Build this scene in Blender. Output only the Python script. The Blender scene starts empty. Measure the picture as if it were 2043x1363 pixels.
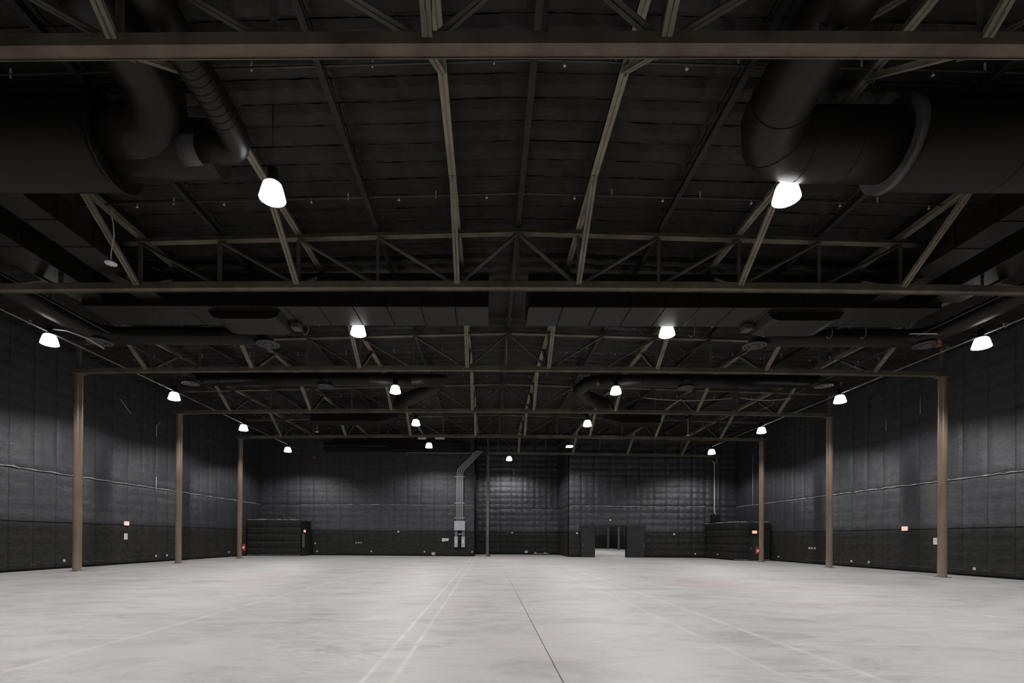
import bpy, math, random
from mathutils import Vector, Matrix
random.seed(7)
PI = math.pi
S = bpy.context.scene
COL = S.collection

# ---------------------------------------------------------------- camera, world, exposure
F_PX, YAW, PITCH, ROLL = 983.0, -0.0078, 0.0041, 0.0066
CX, CY = 966.03, 1071.18
CAM = Vector((-0.8856, 0.0, 1.6632))
cam_d = bpy.data.cameras.new('camera'); cam = bpy.data.objects.new('camera', cam_d); COL.objects.link(cam)
fw = Vector((math.sin(YAW)*math.cos(PITCH), math.cos(YAW)*math.cos(PITCH), math.sin(PITCH)))
rt = Vector((math.cos(YAW), -math.sin(YAW), 0)); up = rt.cross(fw)
rt, up = math.cos(ROLL)*rt + math.sin(ROLL)*up, -math.sin(ROLL)*rt + math.cos(ROLL)*up
m = Matrix((rt, up, -fw)).transposed().to_4x4(); m.translation = CAM
cam.matrix_world = m
cam_d.sensor_fit = 'HORIZONTAL'; cam_d.sensor_width = 36.0; cam_d.lens = F_PX/2043*36
cam_d.shift_x = -(CX-1021.5)/2043; cam_d.shift_y = (CY-681.5)/2043
cam_d.clip_start = 0.05; cam_d.clip_end = 300
S.camera = cam
W_ = bpy.data.worlds.new('world'); S.world = W_; W_.use_nodes = True
W_.node_tree.nodes['Background'].inputs[0].default_value = (0.0, 0.0, 0.0, 1)
W_.node_tree.nodes['Background'].inputs[1].default_value = 0.0
S.view_settings.view_transform = 'Standard'; S.view_settings.look = 'None'
S.view_settings.gamma = 1; S.view_settings.use_curve_mapping = False
S.view_settings.exposure = 0.0
try:
    S.cycles.use_denoising = True; S.cycles.use_adaptive_sampling = True; S.cycles.adaptive_threshold = 0.04; S.cycles.adaptive_min_samples = 12; S.cycles.max_bounces = 4; S.cycles.diffuse_bounces = 3; S.cycles.glossy_bounces = 2; S.cycles.transmission_bounces = 0
    S.cycles.sample_clamp_indirect = 4.0
except Exception: pass
LAMP_W = 1025.0          # each high-bay lamp
LENS = 6.5              # glow of its prismatic bell
BAY, Y0 = 7.62, 0.339
def TY(n): return Y0 + n*BAY          # truss lines
def LY(n): return 3.809 + n*BAY       # lamp rows
HW, HC = 20.35, 9.383                 # column line, underside of the bottom chord
XW, YB, YR = 22.6, 46.6, 53.0         # side walls, back wall, recess wall
def cam_z(x): return 0.19*(1-(x/HW)**2)
def roof(x): return -0.028*abs(x)     # low-pitched roof
ZCEIL = 11.95

# ---------------------------------------------------------------- materials
MATS = {}
def nodes_of(name):
    mt = bpy.data.materials.new(name); mt.use_nodes = True; MATS[name] = mt
    nt = mt.node_tree; return mt, nt, nt.nodes['Principled BSDF']
def ramp(nt, fac, stops):
    r = nt.nodes.new('ShaderNodeValToRGB'); e = r.color_ramp.elements
    while len(e) < len(stops): e.new(0.5)
    for el, (p, c) in zip(e, stops): el.position = p; el.color = (*c, 1)
    nt.links.new(fac, r.inputs[0]); return r.outputs[0]
def tex(nt, coord, scale, detail=4, rough=0.55, stretch=(1,1,1), kind='ShaderNodeTexNoise', dist=0):
    mp = nt.nodes.new('ShaderNodeMapping'); mp.inputs['Scale'].default_value = stretch
    nt.links.new(coord, mp.inputs[0]); t = nt.nodes.new(kind); t.inputs['Scale'].default_value = scale
    if kind == 'ShaderNodeTexNoise':
        t.inputs['Detail'].default_value = detail; t.inputs['Roughness'].default_value = rough; t.inputs['Distortion'].default_value = dist
    nt.links.new(mp.outputs[0], t.inputs['Vector']); return t.outputs[0]
def pos(nt): return nt.nodes.new('ShaderNodeNewGeometry').outputs['Position']
def blot(name, c0, c1, rough=0.6, scale=2.0, metal=0.0, bump=0.0, bscale=30, stretch=(1,1,1), detail=4, spec=0.35):
    mt, nt, b = nodes_of(name); p = pos(nt); b.inputs['Specular IOR Level'].default_value = spec
    f = tex(nt, p, scale, detail, 0.6, stretch)
    nt.links.new(ramp(nt, f, [(0.32, c0), (0.68, c1)]), b.inputs['Base Color'])
    b.inputs['Roughness'].default_value = rough; b.inputs['Metallic'].default_value = metal
    if bump:
        bp = nt.nodes.new('ShaderNodeBump'); bp.inputs['Strength'].default_value = bump; bp.inputs['Distance'].default_value = 0.02
        nt.links.new(tex(nt, p, bscale, 2, 0.6, stretch), bp.inputs['Height']); nt.links.new(bp.outputs[0], b.inputs['Normal'])
    return mt
def glow(name, c, s):
    mt, nt, b = nodes_of(name); b.inputs['Base Color'].default_value = (*c, 1)
    b.inputs['Emission Color'].default_value = (*c, 1); b.inputs['Emission Strength'].default_value = s; return mt

blot('steel_chord', (0.0741,0.0577,0.0374), (0.1482,0.1248,0.0897), 0.6, 1.3, bump=0.15)
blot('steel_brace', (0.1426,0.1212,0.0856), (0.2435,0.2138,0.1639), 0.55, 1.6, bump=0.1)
blot('steel_web', (0.060,0.052,0.042), (0.100,0.088,0.070), 0.65, 1.5)
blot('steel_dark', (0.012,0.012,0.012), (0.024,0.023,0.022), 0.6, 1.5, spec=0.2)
blot('steel_column', (0.1586,0.1122,0.0805), (0.2257,0.1684,0.1281), 0.26, 2.5, stretch=(1,1,0.25), spec=0.6)
blot('column_grey', (0.10,0.095,0.08), (0.15,0.14,0.115), 0.5, 2.0, stretch=(1,1,0.3))
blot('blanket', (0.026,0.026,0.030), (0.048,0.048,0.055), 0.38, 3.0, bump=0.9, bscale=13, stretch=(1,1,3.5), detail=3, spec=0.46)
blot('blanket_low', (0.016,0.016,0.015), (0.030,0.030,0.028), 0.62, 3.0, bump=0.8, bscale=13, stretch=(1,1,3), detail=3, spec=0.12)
blot('blanket_lip_lit', (0.13,0.13,0.135), (0.36,0.36,0.365), 0.7, 6)  # paler than the blanket: light caught on the edges is put into the colour
blot('batt', (0.0175,0.0164,0.0150), (0.0303,0.0284,0.0255), 0.5, 1.0, bump=0.5, bscale=7, detail=3, spec=0.1)
blot('backing', (0.006,0.006,0.006), (0.010,0.010,0.010), 0.9, 1, spec=0.05)
blot('duct_black', (0.0078,0.0069,0.0058), (0.0132,0.0118,0.0100), 0.42, 1.4, spec=0.22)
blot('duct_seam', (0.006,0.006,0.006), (0.012,0.012,0.012), 0.7, 3, spec=0.1)
blot('duct_collar', (0.055,0.054,0.054), (0.085,0.083,0.083), 0.5, 3)
blot('pipe_dark', (0.035,0.033,0.032), (0.055,0.053,0.052), 0.4, 2)
blot('galvanised', (0.42,0.43,0.45), (0.54,0.55,0.58), 0.45, 3)
blot('conduit_pale', (0.60,0.61,0.64), (0.68,0.69,0.72), 0.4, 3)
blot('conduit_dull', (0.16,0.16,0.16), (0.24,0.24,0.24), 0.45, 3)
blot('box_grey', (0.34,0.36,0.40), (0.42,0.44,0.48), 0.5, 2)
blot('white_plastic', (0.62,0.62,0.60), (0.70,0.70,0.68), 0.5, 3)
blot('paper', (0.66,0.66,0.65), (0.72,0.72,0.70), 0.8, 5)
blot('door_black', (0.012,0.012,0.013), (0.020,0.020,0.021), 0.55, 2)
blot('door_olive', (0.022,0.023,0.015), (0.030,0.031,0.020), 0.6, 2)
blot('red_paint', (0.45,0.02,0.025), (0.55,0.035,0.04), 0.35, 4)
blot('red_rust', (0.13,0.035,0.022), (0.18,0.05,0.03), 0.6, 4)
blot('rubber_black', (0.01,0.01,0.01), (0.02,0.02,0.02), 0.6, 4)
blot('chrome', (0.55,0.55,0.55), (0.65,0.65,0.65), 0.25, 4, metal=0.9)
blot('print_ink', (0.10,0.10,0.10), (0.14,0.14,0.14), 0.8, 5)
blot('rubbish', (0.20,0.19,0.18), (0.30,0.28,0.26), 0.7, 8)
glow('lamp_lens', (1.0,0.985,0.97), LENS)
glow('exit_face', (1.0,0.50,0.44), 1.0)
glow('exit_letter', (1.0,0.16,0.10), 1.0)

# polished concrete with burnished streaks, glue lines and a dusty bloom
mt, nt, b = nodes_of('concrete'); p = pos(nt); L = nt.links
big = tex(nt, p, 0.17, 3, 0.6, dist=0.6)
col = ramp(nt, big, [(0.34,(0.385,0.366,0.352)),(0.5,(0.440,0.430,0.426)),(0.66,(0.420,0.376,0.360))])
def mixc(kind, fac, a, c):
    mx = nt.nodes.new('ShaderNodeMix'); mx.data_type = 'RGBA'; mx.blend_type = kind
    if isinstance(fac, float): mx.inputs['Factor'].default_value = fac
    else: L.new(fac, mx.inputs['Factor'])
    for s_, v in ((6, a), (7, c)):
        if isinstance(v, tuple): mx.inputs[s_].default_value = (*v, 1)
        else: L.new(v, mx.inputs[s_])
    return mx.outputs[2]
streak = ramp(nt, tex(nt, p, 0.9, 6, 0.72, (0.5,1,1), dist=1.2), [(0.36,(0.72,0.71,0.70)),(0.50,(0.95,0.95,0.95)),(0.64,(1.05,1.05,1.05))])
col = mixc('MULTIPLY', 0.8, col, streak)
swirl = ramp(nt, tex(nt, p, 3.2, 4, 0.7, (0.5,1.5,1), dist=2.6), [(0.36,(0.74,0.73,0.72)),(0.56,(1.04,1.04,1.04))])
patchy = ramp(nt, tex(nt, p, 0.36, 2, 0.5), [(0.46,(0,0,0)),(0.66,(1,1,1))])
col = mixc('MULTIPLY', patchy, col, swirl)
sx = nt.nodes.new('ShaderNodeSeparateXYZ'); L.new(p, sx.inputs[0])
def mth(op, a, c=None, d=None):
    n = nt.nodes.new('ShaderNodeMath'); n.operation = op
    for i, v in enumerate((a, c, d)):
        if v is None: continue
        if isinstance(v, (int, float)): n.inputs[i].default_value = v
        else: L.new(v, n.inputs[i])
    return n.outputs[0]
wob = mth('MULTIPLY_ADD', tex(nt, p, 0.5, 1), 0.06, -0.03)
brk = ramp(nt, tex(nt, p, 1.4, 3, 0.7), [(0.40,(0,0,0)),(0.62,(1,1,1))])
mask = None
for axis, at_, wd, amt in (('X',-6.78,0.10,0.60),('X',-2.33,0.055,0.8),('X',-1.99,0.055,0.8),('X',2.78,0.07,0.40),('X',3.86,0.09,0.6),('X',10.4,0.08,0.35),('X',-13.6,0.08,0.35),
                           ('Y',7.99,0.05,0.5),('Y',15.6,0.07,0.4),('Y',23.2,0.09,0.35),('Y',11.8,0.05,0.2)):
    d = mth('ABSOLUTE', mth('SUBTRACT', mth('ADD', sx.outputs[axis], wob), at_))
    k = mth('MULTIPLY', mth('SMOOTH_MIN', mth('MAXIMUM', mth('SUBTRACT', 1.0, mth('DIVIDE', d, wd)), 0.0), 1.0, 0.1), amt)
    mask = k if mask is None else mth('MAXIMUM', mask, k)
mask = mth('MULTIPLY', mask, mth('MULTIPLY_ADD', brk, 0.7, 0.3))
col = mixc('MIX', mask, col, (0.62,0.595,0.56))
L.new(col, b.inputs['Base Color'])
b.inputs['Roughness'].default_value = 0.55
blot('joint_dark', (0.10,0.095,0.09), (0.14,0.135,0.125), 0.9, 3)

# ---------------------------------------------------------------- mesh helpers
class MB:
    def __init__(s): s.v = []; s.f = []; s.sm = []
    def _add(s, vs, fs, sm=False):
        o = len(s.v); s.v += [tuple(q) for q in vs]
        for f in fs: s.f.append(tuple(o+i for i in f)); s.sm.append(sm)
    def box(s, a, c):
        (x0,y0,z0),(x1,y1,z1) = a, c
        vs = [(x0,y0,z0),(x1,y0,z0),(x1,y1,z0),(x0,y1,z0),(x0,y0,z1),(x1,y0,z1),(x1,y1,z1),(x0,y1,z1)]
        s._add(vs, [(0,3,2,1),(4,5,6,7),(0,1,5,4),(1,2,6,5),(2,3,7,6),(3,0,4,7)]); return s
    def bevbox(s, a, c, r=0.02):
        (x0,y0,z0),(x1,y1,z1) = a, c
        vs = []
        for z, k in ((z0, r), (z0+r, 0), (z1-r, 0), (z1, r)):
            q = [(x0+k+r if k else x0+r, y0+k), (x1-k-r if k else x1-r, y0+k), (x1-k, y0+k+r if k else y0+r), (x1-k, y1-k-r if k else y1-r),
                 (x1-k-r if k else x1-r, y1-k), (x0+k+r if k else x0+r, y1-k), (x0+k, y1-k-r if k else y1-r), (x0+k, y0+k+r if k else y0+r)]
            vs += [(X, Y, z) for X, Y in q]
        fs = [tuple(range(7,-1,-1)), tuple(range(24,32))]
        for l in range(3):
            for i in range(8):
                j = (i+1) % 8; fs.append((l*8+i, l*8+j, l*8+8+j, l*8+8+i))
        s._add(vs, fs); return s
    def bar(s, p0, p1, w, h, upv=(0,0,1), off=0.0):
        p0, p1 = Vector(p0), Vector(p1); d = (p1-p0).normalized(); u0 = Vector(upv)
        side = d.cross(u0)
        if side.length < 1e-4: side = d.cross(Vector((1,0,0)))
        side.normalize(); u = side.cross(d)
        vs = []
        for p in (p0, p1):
            for sx_, sz_ in ((-1,-1),(1,-1),(1,1),(-1,1)): vs.append(p + side*(off + sx_*w/2) + u*(sz_*h/2))
        s._add(vs, [(0,1,2,3),(7,6,5,4),(0,4,5,1),(1,5,6,2),(2,6,7,3),(3,7,4,0)]); return s
    def angle(s, p0, p1, w, h, t, upv=(0,0,1), off=0.0, sgn=1):
        # an L section: one flat leg and one upright leg at its inner edge
        s.bar(p0, p1, w, t, upv, off)
        d = (Vector(p1)-Vector(p0)).normalized(); side = d.cross(Vector(upv)).normalized(); u = side.cross(d)
        q = u*(h/2)
        s.bar(Vector(p0)+q, Vector(p1)+q, t, h, upv, off - sgn*(w/2 - t/2)); return s
    def tube(s, path, r, seg=12, caps=True, sm=True):
        path = [Vector(p) for p in path]; n = len(path)
        rs = r if isinstance(r, (list, tuple)) else [r]*n
        tang = []
        for i in range(n):
            a = path[max(i-1,0)]; c = path[min(i+1,n-1)]; tang.append((c-a).normalized())
        ref = Vector((0,0,1)) if abs(tang[0].z) < 0.9 else Vector((1,0,0))
        u = tang[0].cross(ref).normalized(); vs = []
        for i in range(n):
            u = (u - tang[i]*u.dot(tang[i])).normalized(); w = tang[i].cross(u)
            for k in range(seg):
                a = 2*PI*k/seg; vs.append(path[i] + (u*math.cos(a) + w*math.sin(a))*rs[i])
        fs = []
        for i in range(n-1):
            for k in range(seg):
                j = (k+1) % seg; fs.append((i*seg+k, i*seg+j, (i+1)*seg+j, (i+1)*seg+k))
        s._add(vs, fs, sm)
        if caps:
            o = len(s.v)-n*seg
            s.f.append(tuple(o+k for k in range(seg-1,-1,-1))); s.sm.append(False)
            s.f.append(tuple(o+(n-1)*seg+k for k in range(seg))); s.sm.append(False)
        return s
    def lathe(s, prof, c, seg=20, sm=True):
        vs = []; fs = []
        for r, z in prof:
            for k in range(seg):
                a = 2*PI*k/seg; vs.append((c[0]+r*math.cos(a), c[1]+r*math.sin(a), c[2]+z))
        for i in range(len(prof)-1):
            for k in range(seg):
                j = (k+1) % seg; fs.append((i*seg+k, i*seg+j, (i+1)*seg+j, (i+1)*seg+k))
        s._add(vs, fs, sm); return s
    def disc(s, c, r, seg=20, flip=False):
        vs = [(c[0]+r*math.cos(2*PI*k/seg), c[1]+r*math.sin(2*PI*k/seg), c[2]) for k in range(seg)]
        s._add(vs, [tuple(range(seg))[::-1 if flip else 1]]); return s
    def sweepx(s, xs, y0, y1, z0, z1, zf):
        vs = []; fs = []
        for x in xs:
            o = zf(x); vs += [(x,y0,z0+o),(x,y1,z0+o),(x,y1,z1+o),(x,y0,z1+o)]
        for i in range(len(xs)-1):
            for k in range(4):
                j = (k+1) % 4; fs.append((i*4+k, (i+1)*4+k, (i+1)*4+j, i*4+j))
        e = (len(xs)-1)*4; fs += [(0,1,2,3), (e+3,e+2,e+1,e)]
        s._add(vs, fs); return s
    def mesh(s, name, mat, org=(0,0,0)):
        me = bpy.data.meshes.new(name)
        ox, oy, oz = org
        me.from_pydata([(a-ox, b_-oy, c-oz) for a, b_, c in s.v], [], s.f)
        me.polygons.foreach_set('use_smooth', s.sm); me.materials.append(MATS[mat]); me.update(); return me
    def build(s, name, mat, parent=None, org=None):
        if org is None: org = tuple(WORLD.get(parent.name, (0,0,0))) if parent else (0,0,0)
        return place(name, s.mesh(name, mat, org), parent, org)
WORLD = {}
def place(name, me, parent=None, world=(0,0,0)):
    o = bpy.data.objects.new(name, me); COL.objects.link(o)
    WORLD[o.name] = Vector(world)
    if parent:
        o.parent = parent; o.location = Vector(world) - WORLD[parent.name]
    else: o.location = world
    return o
def thing(name, loc, label, cat, group=None):
    o = bpy.data.objects.new(name, None); COL.objects.link(o); o.location = loc; WORLD[o.name] = Vector(loc)
    o.empty_display_size = 0.1
    return tag(o, label, cat, group)
def tag(o, label, cat, group=None):
    o['label'] = label; o['category'] = cat
    if group: o['group'] = group
    return o
def struct(o, label=None):
    o['kind'] = 'structure'
    if label: o['label'] = label
    return o
def single(name, mb, mat, label, cat, org, group=None):
    return tag(mb.build(name, mat, None, org), label, cat, group)
def arc(c, r, a0, a1, n, ax='xy'):
    out = []
    for i in range(n+1):
        a = a0 + (a1-a0)*i/n; out.append((c[0]+r*math.cos(a), c[1]+r*math.sin(a), c[2]))
    return out
ORD = ['first','second','third','fourth','fifth','sixth','seventh','eighth']

# ---------------------------------------------------------------- floor: slabs in a joint bed
fl = struct(MB().box((-XW-0.4,-12.4,-0.30),(XW+0.4,YR+0.4,-0.02)).build('floor','joint_dark'), 'pale polished concrete floor cut into slabs')
xs = [-XW-0.3,-20.4,-13.6,-6.8,0.0,6.8,13.6,20.4,XW+0.3]; ys = [-12.3,-7.28,0.339]+[TY(n) for n in range(1,7)]+[YR+0.3]
for i in range(len(xs)-1):
    for j in range(len(ys)-1):
        wide = 0.008 if ys[j] < 12 else 0.004
        g0 = wide if abs(xs[i]) < 1e-6 else 0.002; g1 = wide if abs(xs[i+1]) < 1e-6 else 0.002
        MB().box((xs[i]+g0,ys[j]+0.002,-0.02),(xs[i+1]-g1,ys[j+1]-0.002,0.0)).build('slab','concrete',fl,(xs[i],ys[j],0))

# ---------------------------------------------------------------- quilted blanket panels
QC = {}
def quilt(w, h, axis, depth, cell=0.6, sub=(4,5), var=0, mat='blanket'):
    key = (round(w,3), round(h,3), axis, depth, cell, var, mat)
    if key in QC: return QC[key]
    rnd = random.Random(hash(key[:2]) % 1000 + var*17)
    nc, nr = max(1, round(w/cell)), max(1, round(h/cell)); na, nb = nc*sub[0], nr*sub[1]
    amp = [[rnd.uniform(0.65,1.25) for _ in range(nr+1)] for _ in range(nc+1)]
    sag = [rnd.uniform(-0.06,0.06) for _ in range(nr+1)]
    def P(a, b_, n):
        if axis == 'x+': return (n, a, b_)
        if axis == 'x-': return (-n, a, b_)
        if axis == 'y-': return (a, -n, b_)
        return (a, b_, -n)                      # 'z-': hangs under the roof
    mb = MB(); vs = []
    for j in range(nb+1):
        for i in range(na+1):
            a = i/na; c = j/nb
            ca = abs(math.sin(PI*a*nc)); cb = abs(math.sin(PI*c*nr))
            q = amp[min(int(a*nc),nc)][min(int(c*nr),nr)] if 0 < i < na else 0.95
            n = depth*((0.25*cb**0.5 + 0.75*(ca*cb)**0.5) if depth > 0.05 else (0.55*cb**0.5 + 0.45*(ca*cb)**0.6))*q + 0.035
            if i in (0,na): n -= 0.006 if depth > 0.05 else 0.012
            if j in (0,nb): n = 0.018
            bb = c*h
            if 0 < j < nb: bb += sag[min(int(c*nr),nr)]*math.sin(PI*a)*0.35
            vs.append(P(a*w, bb, n))
    fs = []
    for j in range(nb):
        for i in range(na):
            k = j*(na+1)+i; f = (k, k+1, k+na+2, k+na+1)
            fs.append(f if axis in ('x+','y-') else f[::-1])
    mb._add(vs, fs, True); me = mb.mesh('acoustic_panel', mat); QC[key] = me; return me
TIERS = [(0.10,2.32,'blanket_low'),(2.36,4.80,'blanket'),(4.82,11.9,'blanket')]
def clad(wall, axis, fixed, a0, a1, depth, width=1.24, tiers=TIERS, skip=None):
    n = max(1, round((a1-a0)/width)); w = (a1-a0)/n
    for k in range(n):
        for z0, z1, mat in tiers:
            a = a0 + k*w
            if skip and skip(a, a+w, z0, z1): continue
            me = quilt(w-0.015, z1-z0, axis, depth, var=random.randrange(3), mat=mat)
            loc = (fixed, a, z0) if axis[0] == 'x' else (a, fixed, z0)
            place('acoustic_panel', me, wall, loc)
def lip(wall, axis, fixed, a0, a1, z, amp=0.03, name='seam_flap'):
    mb = MB(); n = int((a1-a0)/0.28); pts = []
    for k in range(n+1):
        a = a0 + (a1-a0)*k/n; o = (0.07 if name == 'seam_flap' else 0.05) + random.uniform(0,amp); zz = z + random.uniform(-0.022,0.022)
        th = random.choice((0.02,0.03,0.045,0.06)) if name == 'seam_flap' else 0.02
        pts.append((a, o, zz, th))
    vs = []; fs = []
    sg = {'x+':1,'x-':-1,'y-':-1}[axis]
    for a, o, zz, th in pts:
        for nn, dz in ((0,0),(o,-0.01),(o,th),(0,th)):
            vs.append((fixed+sg*nn, a, zz+dz) if axis[0] == 'x' else (a, fixed+sg*nn, zz+dz))
    for k in range(n):
        for i in range(4):
            j = (i+1) % 4; fs.append((k*4+i, (k+1)*4+i, (k+1)*4+j, k*4+j))
    mb._add(vs, fs); mb.build(name, 'blanket_lip_lit' if name == 'seam_flap' else 'blanket', wall)  # seam flaps get the pale colour that paints in caught light

def backing(name, a, c, label): return struct(MB().box(a, c).build(name, 'backing', None, a), label)
wl = backing('wall_left', (-XW-0.3,-12,0), (-XW,YB+0.3,12.2), 'black quilted acoustic wall on the left')
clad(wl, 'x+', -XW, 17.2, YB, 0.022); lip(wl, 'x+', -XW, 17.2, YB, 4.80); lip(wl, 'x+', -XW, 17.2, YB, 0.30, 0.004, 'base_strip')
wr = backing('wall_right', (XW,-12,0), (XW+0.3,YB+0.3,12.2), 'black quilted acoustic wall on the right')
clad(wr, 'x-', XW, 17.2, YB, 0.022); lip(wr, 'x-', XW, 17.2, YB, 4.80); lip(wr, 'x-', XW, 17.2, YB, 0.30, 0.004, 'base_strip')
wb = backing('wall_back_left', (-XW,YB,0), (-2.2,YB+0.3,12.2), 'black quilted back wall left of the recess')
clad(wb, 'y-', YB, -XW, -2.2, 0.022); lip(wb, 'y-', YB, -18.6, -2.3, 4.80)
we = backing('wall_recess_left', (-2.5,YB+0.3,0), (-2.2,YR,12.2), 'left return of the wall recess')
wc = backing('wall_recess', (-2.5,YR,0), (7.05,YR+0.3,12.2), 'tufted black wall at the back of the recess')
clad(wc, 'y-', YR, -2.2, 6.75, 0.075, 1.28); lip(wc, 'y-', YR, -2.2, 6.75, 4.80)
ws = backing('wall_recess_right', (6.75,YB+0.3,0), (7.05,YR,12.2), 'right return of the wall recess')
clad(ws, 'x-', 6.75, YB+0.3, YR, 0.075, 1.28)
OX0, OX1, OZ = 9.15, 12.14, 2.87
mb = MB().box((6.75,YB,0),(OX0,YB+0.3,12.2)).box((OX1,YB,0),(XW,YB+0.3,12.2)).box((OX0,YB,OZ),(OX1,YB+0.3,12.2))
wd = struct(mb.build('wall_back_right','backing',None,(6.75,YB,0)), 'black tufted back wall with the large door opening')
clad(wd, 'y-', YB, 6.75, 9.13, 0.075, 1.2); clad(wd, 'y-', YB, 12.16, 19.6, 0.075, 1.2)
clad(wd, 'y-', YB, 9.13, 12.16, 0.075, 1.5, [(2.89,4.80,'blanket'),(4.82,11.9,'blanket')])
clad(wd, 'y-', YB, 19.6, XW, 0.075, 1.5, [(3.2,4.80,'blanket'),(4.82,11.9,'blanket')])
lip(wd, 'y-', YB, 6.8, 20.2, 4.80)
backing('wall_front', (-XW-0.3,-12.3,0), (XW+0.3,-12,12.2), 'wall behind the camera')
# door header track and two parted sliding leaves
tk = struct(MB().box((7.7,YB-0.16,OZ+0.0),(14.0,YB-0.09,OZ+0.09)).build('trim_1','door_black',None,(7.7,YB-0.16,OZ)), 'black header track over the sliding doors')
def leaf(name, x0, x1, hx, label):
    d = struct(MB().bevbox((x0,YB-0.30,0.03),(x1,YB-0.17,2.87),0.012).build(name,'door_black',None,(x0,YB-0.30,0)), label)
    MB().bar((hx,YB-0.33,1.0),(hx,YB-0.33,1.26),0.03,0.03).build('pull_handle','chrome',d)
    return d
leaf('door_1', 7.86, 9.16, 8.0, 'left black sliding door leaf pushed open')
leaf('door_2', 12.14, 13.78, 13.72, 'right black sliding door leaf pushed open')

# ---------------------------------------------------------------- roof: deck, then hung insulation batts
ce = MB(); ce._add([(-XW-0.3,-12.3,ZCEIL+0.1+roof(XW)),(0,-12.3,ZCEIL+0.1),(XW+0.3,-12.3,ZCEIL+0.1+roof(XW)),
                    (-XW-0.3,YR+0.3,ZCEIL+0.1+roof(XW)),(0,YR+0.3,ZCEIL+0.1),(XW+0.3,YR+0.3,ZCEIL+0.1+roof(XW))], [(0,3,4,1),(1,4,5,2)])
ce = struct(ce.build('ceiling','backing'), 'black insulated roof underside')
LONG = [0.0,1.91,4.45,6.98,9.5,12.05,14.6,17.09,20.35]
edges = sorted(set([-x for x in LONG] + LONG + [-XW, XW]))
spans = [(edges[i], edges[i+1]) for i in range(len(edges)-1)]
allb = []
Yr = 5.28
while Yr < YR-0.3:
    for x0, x1 in spans: allb.append((Yr, x0, x1))
    Yr += 0.62
def vis(Yr, x0, x1):
    for x in (x0, x1):
        d = Vector((x, Yr+0.3, ZCEIL-0.1)) - CAM; z = d.dot(fw)
        u = CX + F_PX*d.dot(rt)/z; v = CY - F_PX*d.dot(up)/z
        if -10 < u < 2053 and v > -12: return True
    return False
BC = {}
def batt_mesh(w, var):
    key = (round(w,2), var)
    if key in BC: return BC[key]
    rnd = random.Random(var*31+int(w*100)); h = 0.60; nc = max(1, round(w/0.55)); na = nc*3; nb = 4
    cr = [rnd.uniform(0.6,1.3) for _ in range(nc)]; vs = []; fs = []
    for j in range(nb+1):
        for i in range(na+1):
            a = i/na; c = j/nb; k = min(int(a*nc), nc-1)
            n = 0.085*math.sin(PI*c)**0.5*cr[k]*(0.72+0.28*abs(math.sin(PI*a*nc))**0.5) if 0 < j < nb else -0.03
            e = rnd.uniform(-0.012,0.012)
            vs.append((a*w, c*h + e, -n + rnd.uniform(-0.008,0.008)))
    for j in range(nb):
        for i in range(na):
            k = j*(na+1)+i; fs.append((k, k+na+1, k+na+2, k+1))
    mb = MB(); mb._add(vs, fs, False); BC[key] = (mb.mesh('insulation_batt','batt'), vs, fs); return BC[key]
rest = MB(); cnt = 0
for Yr, x0, x1 in allb:
    w = x1-x0-0.02; var = random.randrange(4); me, vs, fs = batt_mesh(w, var)
    z0 = ZCEIL + roof(x0); sl = (roof(x1)-roof(x0))/(x1-x0)
    if vis(Yr, x0, x1) and cnt < 300:
        o = place('insulation_batt', me, ce, (x0+0.01, Yr, z0)); o.rotation_euler = (random.uniform(-0.012,0.012), -math.atan(sl), 0); cnt += 1
    else:
        rest._add([(x0+0.01+a, Yr+c, z0+sl*a+d) for a, c, d in vs], fs)
ro = rest.build('insulation_field','batt',ce); ro['kind'] = 'stuff'

# ---------------------------------------------------------------- columns
def column(x, y, z1, label, mat='steel_column', r=0.18, cap=True, topz=None):
    t = thing('steel_column', (x,y,0), label, 'column', 'steel columns')
    MB().tube([(x,y,0.03),(x,y,z1-0.02)], r, 28, False).build('shaft', mat, t)
    MB().bevbox((x-r-0.04,y-r-0.04,0.0),(x+r+0.04,y+r+0.04,0.03),0.008).build('base_plate', mat, t)
    if cap: MB().bevbox((x-r-0.07,y-r-0.03,z1-0.03),(x+r+0.07,y+r+0.03,z1),0.008).build('cap_plate', 'steel_chord', t)
    if topz: MB().bar((x,y,z1+0.2),(x,y,topz),0.16,0.16,(0,1,0)).build('upper_post', 'steel_web', t)
    return t
for n in range(2,6):
    for s, sd in ((-1,'left'),(1,'right')):
        if n == 2: continue
        lab = {3:'nearest and tallest brown pipe column along the %s wall', 4:'middle brown pipe column along the %s wall', 5:'farthest brown pipe column along the %s wall, extinguisher beside it'}[n] % sd
        column(s*HW, TY(n), HC, lab, topz=11.3+roof(HW))
c = column(-0.94, 46.34, 9.5, 'slim grey-brown column standing at the wall recess', 'column_grey', 0.13)
MB().box((-0.81,46.2,0.0),(-0.62,46.45,0.06)).box((-0.81,46.25,0.06),(-0.75,46.4,0.26)).build('foot_bracket','steel_dark',c)
MB().bar((-0.94,46.34,9.5),(-0.94,46.34,11.2),0.14,0.14,(0,1,0)).build('upper_post','steel_web',c)

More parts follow.
